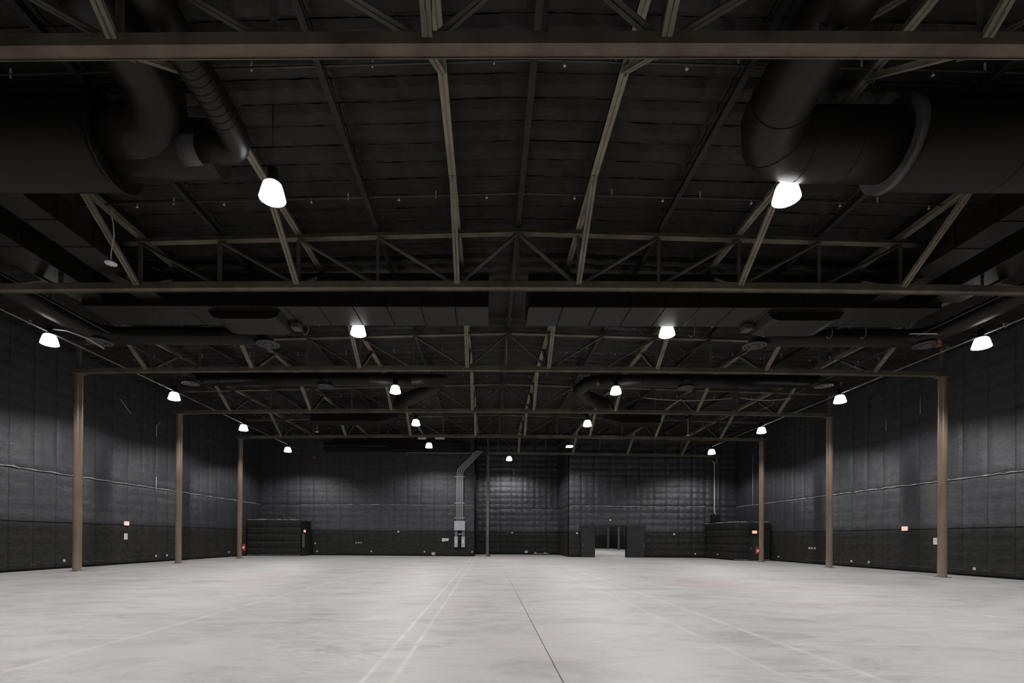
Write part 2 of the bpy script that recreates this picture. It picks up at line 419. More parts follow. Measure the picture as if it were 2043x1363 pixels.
# ---------------------------------------------------------------- roof trusses
BR = [1.91,6.98,12.05,17.09]; VT = [4.45,9.5,14.6]
PP = [0.0,1.91,4.45,6.98,9.5,12.05,14.6,17.09,HW]
def zt(x): return 11.33 + roof(x)
def zb(x): return HC + cam_z(x)
def truss(n, label, x0=-HW, x1=HW, braces=(True,True)):
    y = TY(n); t = thing('roof_truss', (0,y,HC), label, 'truss', 'brown steel roof trusses')
    xs = [x0 + (x1-x0)*k/32 for k in range(33)]
    if x0 == -HW: xs[0] = -HW-0.3
    if x1 == HW: xs[-1] = HW+0.3
    # bottom chord: wide-flange section lying on its side
    mb = MB(); mb.sweepx(xs, y-0.13, y-0.113, HC, HC+0.2, cam_z).sweepx(xs, y+0.113, y+0.13, HC, HC+0.2, cam_z).sweepx(xs, y-0.113, y+0.113, HC+0.022, HC+0.04, cam_z)
    mb.build('bottom_chord','steel_chord',t)
    mb = MB(); mb.sweepx(xs, y-0.11, y+0.11, 0, 0.02, zt).sweepx(xs, y-0.012, y+0.012, 0.02, 0.17, zt)
    mb.build('top_chord','steel_chord',t)
    for s in (-1,1):
        for k in range(len(PP)-1):
            a, c_ = PP[k], PP[k+1]
            if s*a < x0-0.01 or s*a > x1+0.01 or s*c_ < x0-0.01 or s*c_ > x1+0.01: continue
            if k == 0: p0, p1 = (0,y,zt(0)), (s*c_,y,zb(c_)+0.1)      # centre: from the ridge outwards
            else: p0, p1 = (s*c_,y,zt(c_)), (s*a,y,zb(a)+0.1)         # the rest falls towards the centre
            d = MB(); q = Vector((0,0.055,0))
            for sg in (-1,1): d.bar(Vector(p0)+q*sg, Vector(p1)+q*sg, 0.085, 0.014, (0,0,1)).bar(Vector(p0)+q*sg*0.35+Vector((0,0,0.04)), Vector(p1)+q*sg*0.35+Vector((0,0,0.04)), 0.012, 0.08, (0,0,1))
            d.build('diagonal','steel_web',t)
            if 0 < k: MB().angle((s*a,y,zb(a)+0.1),(s*a,y,zt(a)),0.10,0.08,0.012,(0,1,0)).build('vertical','steel_web',t)
            if k == 0 and s == 1: MB().angle((0,y,zb(0)+0.1),(0,y,zt(0)),0.08,0.06,0.012,(0,1,0)).build('vertical','steel_web',t)
    for s in (-1,1):
        for xb in BR:
            X = s*xb
            if X < x0 or X > x1: continue
            for dy, on in ((-2.35,braces[0]),(2.35,braces[1])):
                if not on: continue
                lo = (X, y+math.copysign(0.12,dy), zb(xb)+0.10); hi = (X, y+dy, zt(xb)+0.16)
                mb = MB(); mb.angle(lo, hi, 0.075, 0.09, 0.012, (0,0,1), -0.047, 1).angle(lo, hi, 0.075, 0.09, 0.012, (0,0,1), 0.047, -1)
                kb = mb.build('knee_brace','steel_brace',t)
                l2 = Vector(lo); h2 = Vector(hi); dd = (h2-l2).normalized()
                MB().bar(l2+dd*0.02, l2+dd*0.30, 0.012, 0.13).build('gusset_plate','steel_brace',kb)
                MB().bar(h2-dd*0.26, h2, 0.012, 0.12).build('gusset_plate','steel_brace',kb)
    return t
TL = {1:'nearest roof truss, its wide brown chord crossing the top of the view', 2:'second roof truss from the camera, spanning wall to wall above the duct',
      3:'third roof truss, borne by the tallest pair of columns', 4:'fourth roof truss, borne by the middle pair of columns',
      5:'fifth roof truss, borne by the farthest pair of columns', 6:'last short roof truss, over the recess and door wall'}
for n in range(1,6): truss(n, TL[n])
truss(6, TL[6], -0.94, HW, (True,False))
# longitudinal members on top of the trusses
def purlin(X, mat, w, h, label, lit):  # lit only picks the brown braced joists; that colour is their own
    z = 11.50 + roof(X)
    t = thing('roof_joist', (X,8,z), label, 'joist', 'lengthwise roof joists')
    y0, y1 = -11.9, YB-0.05
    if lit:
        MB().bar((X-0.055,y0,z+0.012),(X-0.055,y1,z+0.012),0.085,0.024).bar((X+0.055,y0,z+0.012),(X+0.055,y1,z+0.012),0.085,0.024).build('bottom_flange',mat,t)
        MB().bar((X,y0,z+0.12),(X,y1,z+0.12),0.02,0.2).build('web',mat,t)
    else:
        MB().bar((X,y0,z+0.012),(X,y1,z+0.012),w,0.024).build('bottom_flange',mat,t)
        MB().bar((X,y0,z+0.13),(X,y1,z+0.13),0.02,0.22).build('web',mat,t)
names_p = {0.0:'dark roof joist on the centre line'}
for k, x in enumerate(VT):
    for s, sd in ((-1,'left'),(1,'right')): names_p[s*x] = '%s dark roof joist %s of the centre line' % (ORD[k], sd)
for k, x in enumerate(BR):
    for s, sd in ((-1,'left'),(1,'right')): names_p[s*x] = '%s brown braced roof joist %s of the centre line' % (ORD[k], sd)
for X, lb in names_p.items():
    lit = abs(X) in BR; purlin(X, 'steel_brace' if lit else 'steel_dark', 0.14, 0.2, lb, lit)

# ---------------------------------------------------------------- high-bay lamps
def wide_beam(ld):
    # photometric curve of a prismatic high-bay: stronger towards 60 degrees than straight down
    ld.use_nodes = True; nt = ld.node_tree; em = nt.nodes['Emission']
    tc = nt.nodes.new('ShaderNodeTexCoord'); sp = nt.nodes.new('ShaderNodeSeparateXYZ'); nt.links.new(tc.outputs['Normal'], sp.inputs[0])
    ab = nt.nodes.new('ShaderNodeMath'); ab.operation = 'ABSOLUTE'; nt.links.new(sp.outputs['Z'], ab.inputs[0])
    ma = nt.nodes.new('ShaderNodeMath'); ma.operation = 'MULTIPLY_ADD'; nt.links.new(ab.outputs[0], ma.inputs[0])
    ma.inputs[1].default_value = -1.45; ma.inputs[2].default_value = 2.15
    nt.links.new(ma.outputs[0], em.inputs['Strength'])
def lamp(x, y, zc, label, real=True, power=LAMP_W, group='glowing bell-shaped high-bay lamps', hang=None):
    t = thing('high_bay_lamp', (x,y,zc), label, 'lamp', group)
    if real:
        b_, tp = zc-0.19, zc+0.20
        prof = [(0.0,b_),(0.27,b_),(0.300,b_+0.02),(0.275,b_+0.12),(0.235,b_+0.27),(0.205,b_+0.35),(0.15,tp),(0.0,tp)]
        MB().lathe(prof,(x,y,0),16 if 5 < y < 50 else 6).build('bell_lens','lamp_lens',t)
        MB().lathe([(0.0,tp+0.002),(0.14,tp+0.002),(0.14,tp+0.05),(0.115,tp+0.10),(0.115,tp+0.34),(0.0,tp+0.36)],(x,y,0),16).build('ballast_housing','duct_black',t)
        top = hang or (ZCEIL+0.1+roof(x))
        MB().tube([(x,y,tp+0.35),(x,y,top)],0.012,6).build('hanger_rod','pipe_dark',t)
    ld = bpy.data.lights.new('lamp_light','SPOT'); ld.energy = power; ld.spot_size = math.radians(154); ld.spot_blend = 0.43
    ld.shadow_soft_size = 0.22; ld.color = (1.0,0.98,0.972)
    wide_beam(ld)
    lo = bpy.data.objects.new('lamp_light', ld); COL.objects.link(lo); lo.parent = t; lo.location = (0,0,-0.30)
    return t
RW = {1:'nearest row', 2:'second row', 3:'third row', 4:'fourth row', 5:'fifth row'}
for n in (-1,0,1,2,3,4,5):
    for k, (x, zc) in enumerate(((-18.03,9.315),(-5.97,9.735),(5.97,9.735),(18.03,9.315))):
        if n == 5 and k == 2: continue
        where = ('along the left wall','left of the centre line','right of the centre line','along the right wall')[k]
        if n <= 0: lb = 'high-bay lamp behind the view, %s, %s' % (where, 'over the camera' if n == 0 else 'farther back')
        elif n == 5 and k == 3: lb = 'glowing bell lamp above the pale conduit by the right vestibule'
        elif n == 5 and k == 0: lb = 'glowing bell lamp above the left quilted vestibule'
        elif n == 5: lb = 'glowing bell lamp left of the slanting conduit run, near the back wall'
        elif n == 1 and k in (1,2): lb = 'largest glowing bell lamp, nearest one %s' % where
        else: lb = 'glowing bell lamp %s, %s' % (where, RW[n])
        dz = -0.15 if n == 5 else 0
        lamp(x, LY(n), zc+dz, lb)
lamp(1.19, LY(6), 9.74, 'small glowing bell lamp inside the wall recess')
# a flat fixture replaces one bell near the back
t = thing('flat_lamp', (5.98,LY(5),9.62), 'flat glowing strip lamp in the back row, right of the recess', 'lamp')
MB().bevbox((5.70,LY(5)-0.24,9.60),(6.26,LY(5)+0.24,9.70),0.015).build('housing','duct_black',t)
MB().bevbox((5.72,LY(5)-0.26,9.50),(6.24,LY(5)+0.22,9.60),0.015).build('lens','lamp_lens',t)
MB().tube([(5.98,LY(5),9.70),(5.98,LY(5),11.9)],0.012,6).build('hanger_rod','pipe_dark',t)
ld = bpy.data.lights.new('lamp_light','SPOT'); ld.energy = LAMP_W; ld.spot_size = math.radians(154); ld.spot_blend = 0.43; ld.shadow_soft_size = 0.22; ld.color = (1.0,0.98,0.972)
wide_beam(ld)
lo = bpy.data.objects.new('lamp_light', ld); COL.objects.link(lo); lo.parent = t; lo.location = (0,0,-0.22)

# ---------------------------------------------------------------- air ducts
def rings(parent, path, rs, name='duct_seam', mat='duct_seam', t=0.012, grow=0.006):
    for p, q, r in path:
        p = Vector(p); d = Vector(q)*t
        MB().tube([p-d, p+d], r+grow, 24, True).build(name, mat, parent)
def trunk(s, sd):
    t = thing('air_duct', (s*11,10.95,10.4), 'huge round black trunk duct on the %s, between the first two trusses' % sd, 'duct', 'black air ducts')
    Yc, Zc = 10.95, 10.42
    if s > 0:
        MB().tube([(8.0,Yc,Zc),(22.3,Yc,Zc)],0.86,40).build('trunk','duct_black',t)
        MB().tube([(7.93,Yc,Zc),(8.07,Yc,Zc)],0.90,40).build('collar','duct_collar',t)
        rings(t, [((x,Yc,Zc),(1,0,0),0.86) for x in (10.4,13.0,15.6)], None)
        path = [(4.45,-6,10.5),(4.72,6.5,10.45),(4.85,9.0,10.42)] + [(5.95-1.05*math.cos(a),9.75+1.15*math.sin(a),10.40) for a in [PI/2*k/4 for k in range(5)]] + [(6.9,10.93,10.41),(7.95,Yc,Zc)]
        rs = [0.52,0.55,0.58,0.60,0.63,0.66,0.68,0.69,0.70,0.70]
        rs = (rs + [0.70]*20)[:len(path)]
        MB().tube(path, rs, 36).build('elbow_run','duct_black',t)
        rings(t, [(path[3],(0.1,1,0),0.605),(path[5],(0.7,0.7,0),0.665),(path[7],(1,0,0),0.69),((6.95,10.93,10.41),(1,0,0),0.70)], None, t=0.01)
    else:
        MB().tube([(-9.3,Yc,Zc),(-22.3,Yc,Zc)],0.88,40).build('trunk','duct_black',t)
        MB().tube([(-9.26,Yc,Zc),(-9.34,Yc,Zc)],0.91,40).build('collar','duct_black',t)
        MB().tube([(-7.0,Yc+0.05,Zc-0.05),(-9.3,Yc+0.05,Zc-0.05)],[0.55,0.62],36).build('reducer','duct_black',t)
        path = [(-7.68,-6,10.9),(-7.68,8.9,10.88)] + [(-8.45+0.77*math.cos(a),9.4+1.2*math.sin(a),10.86-0.40*math.sin(a)**2) for a in [PI/2*k/6 for k in range(7)]] + [(-9.2,10.75,10.44)]
        MB().tube(path, 0.57, 36).build('large_elbow_run','duct_black',t)
        path = [(-6.02,-6,10.22),(-6.30,9.9,10.20)] + [(-6.72+0.4*math.cos(a),10.3+0.42*math.sin(a),10.18) for a in [PI/2*k/4 for k in range(5)]] + [(-7.4,10.75,10.18)]
        MB().tube(path, 0.30, 28).build('spiral_run','duct_black',t)
        MB().tube([(-7.2,10.75,10.18),(-7.6,10.8,10.2)],[0.33,0.36],28).build('collar','duct_collar',t)
        rings(t, [((-6.30+0.016*k*0.0 - 0.0 + 0.0176*(k*0.155),9.9-k*0.155,10.20),(-0.02,1,0),0.30) for k in range(0,9)], None, 'spiral_seam', t=0.006, grow=0.005)
    return t
trunk(-1,'left'); trunk(1,'right')
# rectangular branches running back to the cross duct
for s, sd in ((-1,'left'),(1,'right')):
    for x0, x1, pos_ in ((12.25,13.15,'inner'),(14.3,15.4,'outer')):
        a, c_ = sorted((s*x0, s*x1))
        t = thing('rectangular_duct', (a,11.5,9.95), '%s rectangular black duct branching back from the trunk on the %s' % (pos_, sd), 'duct', 'black rectangular branch ducts')
        MB().bevbox((a,11.6,9.95),(c_,17.15,10.7),0.01).build('run','duct_black',t)
        for yy in (12.8,14.0,16.6): MB().box((a-0.02,yy-0.02,9.93),(c_+0.02,yy+0.02,10.72)).build('flange','duct_black',t)
# cross ducts of bolted sections
def cross(s, xin, xout, sd):
    t = thing('cross_duct', (s*xin,17.1,9.72), 'wide black sectional cross duct behind the second truss, %s half' % sd, 'duct', 'black cross ducts')
    n = int((xout-xin)/1.19); x = xin
    for k in range(n):
        a, c_ = sorted((s*(x+0.012), s*(x+1.178))); MB().bevbox((a,17.1,9.72),(c_,18.62,10.9),0.012).build('duct_section','duct_black',t)
        MB().box((min(s*(x+1.178),s*(x+1.202)),17.13,9.75),(max(s*(x+1.178),s*(x+1.202)),18.59,10.87)).build('joint_gap','duct_seam',t)
        x += 1.19
    return t
tl = cross(-1, 0.90, 15.2, 'left'); tr = cross(1, 0.46, 15.6, 'right')
def plenum(s, x0, x1, sd):
    t = thing('plenum_box', (s*x0,17.6,9.3), 'rounded black plenum hanging under the %s cross duct' % sd, 'duct', 'black plenums')
    z0, z1 = 9.42, 9.72; prof = [(x0+0.0,z1),(x0+0.18,z0+0.06),(x0+0.45,z0),(x1-0.45,z0),(x1-0.18,z0+0.06),(x1,z1)]
    vs = [(s*a,17.4,z) for a, z in prof] + [(s*a,18.75,z) for a, z in prof]; n = len(prof)
    fs = [tuple(range(n)), tuple(range(2*n-1,n-1,-1))] + [(k,k+n,(k+1)%n+n,(k+1)%n) for k in range(n)]
    mb = MB(); mb._add(vs, fs); mb.build('shell','duct_black',t)
    MB().box((min(s*x0,s*(x0-0.3)),18.3,9.52),(max(s*x0,s*(x0-0.3)),18.7,9.70)).build('side_stub','duct_collar',t)
plenum(-1, 8.3, 10.9, 'left'); plenum(1, 8.9, 11.6, 'right')
# round side ducts with diffusers
def diffuser(x, y, z, label, r=0.48):
    t = thing('ceiling_diffuser', (x,y,z), label, 'diffuser', 'round air diffusers')
    MB().lathe([(0.22,0.38),(0.24,0.10),(r,0.0),(r,-0.035),(r-0.09,-0.045),(r-0.10,0.0)],(x,y,z),28).build('outer_cone','duct_collar',t)
    MB().lathe([(0.16,0.08),(r-0.14,-0.01),(r-0.14,-0.035),(r-0.22,-0.04),(r-0.23,0.0)],(x,y,z),28).build('middle_cone','duct_collar',t)
    MB().lathe([(0.0,0.0),(0.17,-0.02),(0.17,-0.04),(0.0,-0.045)],(x,y,z),20).build('core','duct_collar',t)
for s, sd in ((-1,'left'),(1,'right')):
    t = thing('round_duct', (s*17.4,20,10.25), 'round black duct along the %s wall, bending inwards before the third truss' % sd, 'duct', 'round black ducts')
    path = [(s*17.45,8.0,10.2),(s*17.45,19.6,10.2)] + [(s*(16.6+0.85*math.cos(a)),19.9+0.9*math.sin(a),10.2) for a in [PI/2*k/4 for k in range(5)]] + [(s*10.6,20.85,10.22)]
    MB().tube(path, [0.36]*len(path), 24).build('run','duct_black',t)
    rings(t, [((s*x,20.84,10.22),(1,0,0),0.36) for x in (12.2,14.0,15.8)], None)
    MB().tube([(s*10.35,20.85,10.32),(s*10.35,20.85,10.05)],0.24,20).build('drop','duct_black',t)
    diffuser(s*10.3, 20.85, 9.90, 'round diffuser under the wall duct, before the third truss on the %s' % sd)
    diffuser(s*17.3, 20.6, 9.86, 'round diffuser at the duct bend beside the %s outer lamp' % sd)
    t = thing('round_duct', (s*12,27,10.4), 'round black cross duct between the third and fourth trusses on the %s' % sd, 'duct', 'round black ducts')
    MB().tube([(s*5.2,27.2,10.42),(s*17.2,27.2,10.42)],0.36,24).build('run','duct_black',t)
    rings(t, [((s*x,27.2,10.42),(1,0,0),0.36) for x in (7.5,10.9,13.4,15.8)], None)
    path = [(s*5.4,27.2,10.42),(s*4.6,27.4,10.36),(s*4.3,28.2,10.25),(s*4.9,29.3,10.1),(s*6.2,30.2,9.95)] if s > 0 else [(s*5.4,27.2,10.42),(s*3.4,27.3,10.40),(s*4.0,28.4,10.3),(s*5.4,29.3,10.1),(s*6.4,30.3,9.95)]
    MB().tube(path,[0.36,0.36,0.38,0.40,0.40],20).build('offset_bend','duct_black',t)
    diffuser(s*9.9, 27.0, 10.0, 'round diffuser under the cross duct, left of its lamp' if s < 0 else 'round diffuser under the cross duct, right of its lamp', 0.44)
    diffuser(s*16.9, 26.3, 9.92, 'pale round diffuser at the %s end of the cross duct' % sd, 0.44)
    t = thing('rectangular_duct', (s*9,35.6,9.9), 'squat rectangular black duct between the fourth and fifth trusses on the %s' % sd, 'duct', 'squat rectangular ducts')
    a, c_ = sorted((s*8.6, s*13.6)) if s < 0 else (8.5, 11.3)
    MB().bevbox((a,34.9,9.95),(c_,36.1,10.7),0.02).build('run','duct_black',t)
    for x in (a+0.2, c_-0.2): MB().tube([(x,35.5,10.7),(x,35.5,11.3)],0.02,6).build('hanger','galvanised',t)
    tip = (a if s > 0 else c_); 
    vs = [(tip,34.9,9.95),(tip,36.1,9.95),(tip,36.1,10.7),(tip,34.9,10.7),(tip-s*1.1,35.2,10.35),(tip-s*1.1,35.8,10.35),(tip-s*1.1,35.8,10.8),(tip-s*1.1,35.2,10.8)]
    mb = MB(); mb._add(vs, [(0,1,5,4),(1,2,6,5),(2,3,7,6),(3,0,4,7),(4,5,6,7)]); mb.build('transition','duct_black',t)
t = thing('plenum_box', (-6,45.2,9.6), 'long low black duct across the back, above the left back wall', 'duct')
MB().bevbox((-16,44.9,9.7),(-2.6,45.9,10.5),0.02).build('run','duct_black',t)
for x in (-15.0,-9.0,-4.0): MB().tube([(x,45.4,10.5),(x,45.4,11.8)],0.015,6).build('hanger','pipe_dark',t)
for x in (-13.2,-10.0,-6.6,-3.4): MB().box((x-0.02,44.87,9.67),(x+0.02,45.93,10.53)).build('flange','duct_black',t)

# ---------------------------------------------------------------- sprinkler pipes and conduits overhead
SPY = [10.2,14.15,18.95,22.2,25.8,29.8,33.4,37.4,41.0,44.6]
for k, y in enumerate(SPY):
    t = thing('sprinkler_pipe', (0,y,11.62), ['nearest thin sprinkler pipe, just behind the first truss','second thin sprinkler pipe, between the first two trusses','sprinkler pipe just behind the cross ducts','sprinkler pipe just before the third truss','sprinkler pipe just behind the third truss','sprinkler pipe just before the fourth truss','sprinkler pipe just behind the fourth truss','sprinkler pipe just before the fifth truss','sprinkler pipe just behind the fifth truss','sprinkler pipe before the last truss'][k], 'pipe', 'sprinkler pipes')
    pts = [(-21.5,y,11.62+roof(21.5)),(0,y,11.62),(21.5,y,11.62+roof(21.5))]
    MB().tube(pts, 0.022, 8).build('pipe','pipe_dark',t)
    x = -19.6 + (k % 2)*0.9
    while x < 20:
        z = 11.62+roof(x)
        MB().tube([(x,y,z-0.01),(x,y,z-0.10)],0.012,6).lathe([(0.0,-0.10),(0.035,-0.105),(0.035,-0.112),(0.0,-0.115)],(x,y,z),8).build('sprinkler_head','galvanised',t)
        MB().box((x+1.05,y-0.012,z-0.03),(x+1.08,y+0.012,z+0.16)).build('pipe_hanger','galvanised',t)
        x += 2.53
for s, sd in ((-1,'left'),(1,'right')):
    t = thing('overhead_conduit', (s*18.0,20,9.62), 'pale conduit running along the outer lamps on the %s' % sd, 'conduit', 'conduits along the outer lamps')
    MB().tube([(s*18.02,-8,9.60),(s*18.02,44,9.60)],0.028,8).build('tube','conduit_dull',t)
    for n in range(1,6):
        MB().box((s*18.02-0.05,LY(n)-0.9,9.56),(s*18.02+0.05,LY(n)-0.84,9.70)).build('coupling','conduit_dull',t)
        MB().tube([(s*18.02,TY(n)+1.2,9.6),(s*18.02,TY(n)+1.2,11.0)],0.008,6).build('hanger_rod','pipe_dark',t)
    t = thing('overhead_conduit', (s*16.7,25,9.9), 'dim second conduit inside the outer lamp line on the %s' % sd, 'conduit', 'dim second conduits')
    MB().tube([(s*16.75,15.7,10.15),(s*16.75,43,10.15)],0.03,8).build('tube','pipe_dark',t)
    for n in range(2,6): MB().tube([(s*16.75,TY(n)+2.2,10.15),(s*16.75,TY(n)+2.2,11.0)],0.008,6).build('hanger_rod','pipe_dark',t)
def flex(name, pts, r, mat, label, cat): return single(name, MB().tube(pts, r, 6), mat, label, cat, pts[0])
flex('slack_cable', [(8.6+0.9*k, 30.2, 10.35-0.16*math.sin(PI*k/6)) for k in range(7)], 0.018, 'galvanised', 'pale slack cable drooping before the fourth truss, right side', 'cable')
flex('slack_cable', [(14.2+0.6*k, 29.6, 10.2-0.14*math.sin(PI*k/5)) for k in range(6)], 0.02, 'galvanised', 'pale slack cable nearest the right wall before the fourth truss', 'cable')
flex('lamp_whip', [(-18.0,19.05,9.75),(-17.5,19.2,9.74),(-17.0,19.6,9.60),(-16.8,20.2,9.42)], 0.03, 'galvanised', 'short pale whip beside the left outer lamp', 'cable')

# red sprinkler fittings by the right outer lamp and a red hanging bell at the back
t = thing('pipe_fitting', (17.4,19.9,9.9), 'red pipe elbows beside the right outer lamp', 'fitting')
MB().tube([(16.0,19.9,10.02),(17.1,19.9,10.02)],0.025,8).build('tail_pipe','galvanised',t)
MB().tube([(17.1,19.9,10.02),(17.45,19.9,10.02)],0.055,12).build('upper_coupling','red_rust',t)
MB().tube([(17.15,20.1,9.62),(17.4,20.1,9.66)],0.08,14).build('lower_flange','red_rust',t)
MB().tube([(17.3,20.0,9.98),(17.3,20.1,9.66)],0.045,10).build('riser','red_rust',t)
t = thing('fire_bell', (-16.6,44.2,9.0), 'red sprinkler drop and bell hanging above the left back wall', 'bell')
MB().tube([(-16.6,44.2,9.0),(-16.6,44.2,11.45)],0.05,10).build('drop_pipe','pipe_dark',t)
MB().lathe([(0.0,-0.28),(0.11,-0.26),(0.15,-0.14),(0.12,0.02),(0.05,0.10),(0.0,0.12)],(-16.6,44.2,9.02),16).build('bell','red_rust',t)
MB().tube([(-19.0,44.2,9.95),(-10.0,44.2,9.95)],0.025,8).build('feed_pipe','pipe_dark',t)

# J-shaped hooks left hanging under the ducts, and pale junction blocks under the fifth truss
def at_px(u, v, y):
    d = fw + rt*((u-CX)/F_PX) - up*((v-CY)/F_PX); k = (y-CAM.y)/d.y; return CAM + d*k
for u, v, y, z1, lb in ((1381,672,18.5,9.72,'pale J hook right of the second-row lamp on the right'),(1526,672,18.5,9.72,'pale J hook under the right cross duct, second from its lamp'),(1655,675,18.5,9.72,'dim J hook under the right cross duct, third from its lamp'),
                     (1722,675,18.5,9.72,'dim J hook under the right cross duct, farthest right'),(468,690,20.85,9.82,'pale J hook beside the left round diffuser'),(610,668,18.5,9.72,'pale J hook right of the left plenum')):
    p = at_px(u, v, y); x, z = p.x, p.z
    flex('hanging_hook', [(x+0.10,y,z1+0.1),(x+0.10,y,z+0.14),(x+0.02,y,z+0.02),(x-0.07,y,z),(x-0.10,y,z+0.06)], 0.018, 'conduit_dull', lb, 'hook')
for u0, u1, lb in ((834,850,'pale junction block under the fifth truss, left one'),(868,887,'pale junction block under the fifth truss, right one')):
    a = at_px(u0, 879, TY(5)); c_ = at_px(u1, 879, TY(5)); zc_ = HC + cam_z(a.x)
    single('junction_block', MB().bevbox((a.x,TY(5)-0.08,zc_-0.14),(c_.x,TY(5)+0.08,zc_),0.01), 'galvanised', lb, 'box', (a.x,TY(5),zc_))

# white pendant discs
def pendant(x, y, z, r, ztop, sway, label):
    t = thing('pendant_disc', (x,y,z), label, 'pendant', 'white pendant discs')
    MB().lathe([(0.0,-0.02),(r*0.96,-0.02),(r,0.0),(r*0.9,0.02),(0.05,0.05),(0.05,0.09),(0.0,0.09)],(x,y,z),24).build('disc','white_plastic',t)
    MB().tube([(x,y,z+0.08),(x+0.01,y,z+0.35),(x+sway,y,z+0.8),(x+sway*0.6,y,z+1.2),(x-sway*0.9,y,ztop)],0.014,6).build('cord','white_plastic',t)
pendant(-11.9,14.2,9.60,0.16,11.25,0.09,'white pendant disc on a crooked cord, nearest, left of the first lamp')
pendant(-13.8,36.9,9.62,0.15,10.4,0.0,'tiny white pendant disc far back left, before the fifth truss')
pendant(14.2,37.4,9.60,0.12,10.9,0.0,'tiny pendant disc far back right, before the fifth truss')
pendant(-0.06,23.4,9.66,0.15,11.3,0.0,'small pendant disc on the centre line above the third truss')

# ---------------------------------------------------------------- vestibules
def vestibule(name, x0, x1, y0, y1, h, label, open_side):
    t = thing(name, ((x0+x1)/2,(y0+y1)/2,0), label, 'vestibule', 'quilted black vestibules')
    MB().box((x0+0.06,y0+0.06,0),(x1-0.06,y1,h-0.02)).build('core','backing',t)
    bands = 5
    def face(axis, fixed, a0, a1):
        bh = (h-0.12)/bands; nn = max(1, round((a1-a0)/1.5)); w = (a1-a0)/nn
        for k in range(nn):
            for j in range(bands):
                me = quilt(w-0.012, bh-0.012, axis, 0.05, 0.62, (4,6), random.randrange(3), 'blanket_low')
                place('acoustic_panel', me, t, (fixed, a0+k*w, 0.1+j*bh) if axis[0] == 'x' else (a0+k*w, fixed, 0.1+j*bh))
    face('y-', y0+0.06, x0, x1)
    face('x+' if open_side == 'right' else 'x-', x1-0.06 if open_side == 'right' else x0+0.06, y0, y1)
    # ragged top edge, painted pale for the lamp light it catches
    pts = [(x0+(x1-x0)*k/16, y0) for k in range(17)]
    pts += [((x1 if open_side == 'right' else x0), y0+(y1-y0)*k/8) for k in range(1,9)] if open_side == 'right' else []
    mb = MB()
    for a, c_ in zip(pts[:-1], pts[1:]):
        th = random.choice((0.04,0.06,0.09)); mb.box((min(a[0],c_[0])-0.02,min(a[1],c_[1])-0.02,h-0.02),(max(a[0],c_[0])+0.02,max(a[1],c_[1])+0.03,h-0.02+th))
    if open_side == 'left':
        for k in range(10):
            th = random.choice((0.04,0.06,0.09)); mb.box((x0-0.02,y0+(y1-y0)*k/10,h-0.02),(x0+0.04,y0+(y1-y0)*(k+1)/10,h-0.02+th))
    mb.build('top_edge','blanket_lip_lit',t)
    MB().box((x0-0.01,y0-0.005,0.06),(x1,y0+0.05,0.10)).build('base_edge','blanket_lip_lit',t)
    return t
vl = vestibule('quilted_vestibule', -22.42, -17.66, 43.9, YB-0.12, 3.24, 'quilted black box vestibule at the left back corner', 'right')
vr = vestibule('quilted_vestibule', 19.5, 22.42, 40.9, YB-0.16, 3.18, 'quilted black box vestibule behind the right far column', 'left')
# doors in the vestibules
d = MB().bevbox((-17.62,44.15,0.04),(-17.56,45.1,2.05),0.008).build('door','door_black',vl)
MB().box((-17.555,44.22,0.86),(-17.54,44.26,1.95)).box((-17.555,44.22,0.82),(-17.54,44.55,0.86)).box((-17.555,44.51,0.82),(-17.54,44.55,1.99)).box((-17.555,44.22,1.95),(-17.54,44.55,1.99)).build('vision_frame','galvanised',d)
d = MB().bevbox((20.68,40.86,0.04),(21.72,40.92,2.0),0.008).build('door','door_olive',vr)
MB().box((20.78,40.80,0.92),(20.86,40.86,1.10)).box((20.78,40.79,0.92),(20.93,40.82,0.96)).build('lever_handle','chrome',d)

# ---------------------------------------------------------------- exit signs (EXIT)
def exit_sign(loc, rz, label, w=0.37, h=0.21):
    t = thing('exit_sign', loc, label, 'exit sign', 'lit red exit signs'); t.rotation_euler = (0,0,rz)
    def loc_build(mb, name, mat):
        o = bpy.data.objects.new(name, mb.mesh(name, mat)); COL.objects.link(o); o.parent = t; return o
    loc_build(MB().bevbox((-w/2-0.015,0.0,-h/2-0.015),(w/2+0.015,0.05,h/2+0.015),0.006),'housing','white_plastic')
    loc_build(MB().box((-w/2,-0.006,-h/2),(w/2,0.0,h/2)),'face','exit_face')
    cu = bpy.data.curves.new('lettering','FONT'); cu.body = 'EXIT'; cu.align_x = 'CENTER'; cu.align_y = 'CENTER'; cu.size = h*0.82; cu.extrude = 0.002
    cu.materials.append(MATS['exit_letter']); tmp = bpy.data.objects.new('lettering_curve', cu); COL.objects.link(tmp); me = bpy.data.meshes.new_from_object(tmp); bpy.data.objects.remove(tmp); bpy.data.curves.remove(cu)
    o = bpy.data.objects.new('lettering', me); COL.objects.link(o); o.parent = t
    o.location = (0,-0.009,0); o.rotation_euler = (PI/2,0,0)
exit_sign((-XW+0.105,29.3,2.44), PI/2, 'lit red EXIT sign on the left wall above a notice')
exit_sign((XW-0.105,27.85,2.39), -PI/2, 'lit red EXIT sign on the right wall')
exit_sign((-17.50,44.55,2.25), PI/2, 'small lit red EXIT sign on the left vestibule side')
exit_sign((21.1,40.80,2.36), 0, 'lit red EXIT sign over the olive vestibule door')

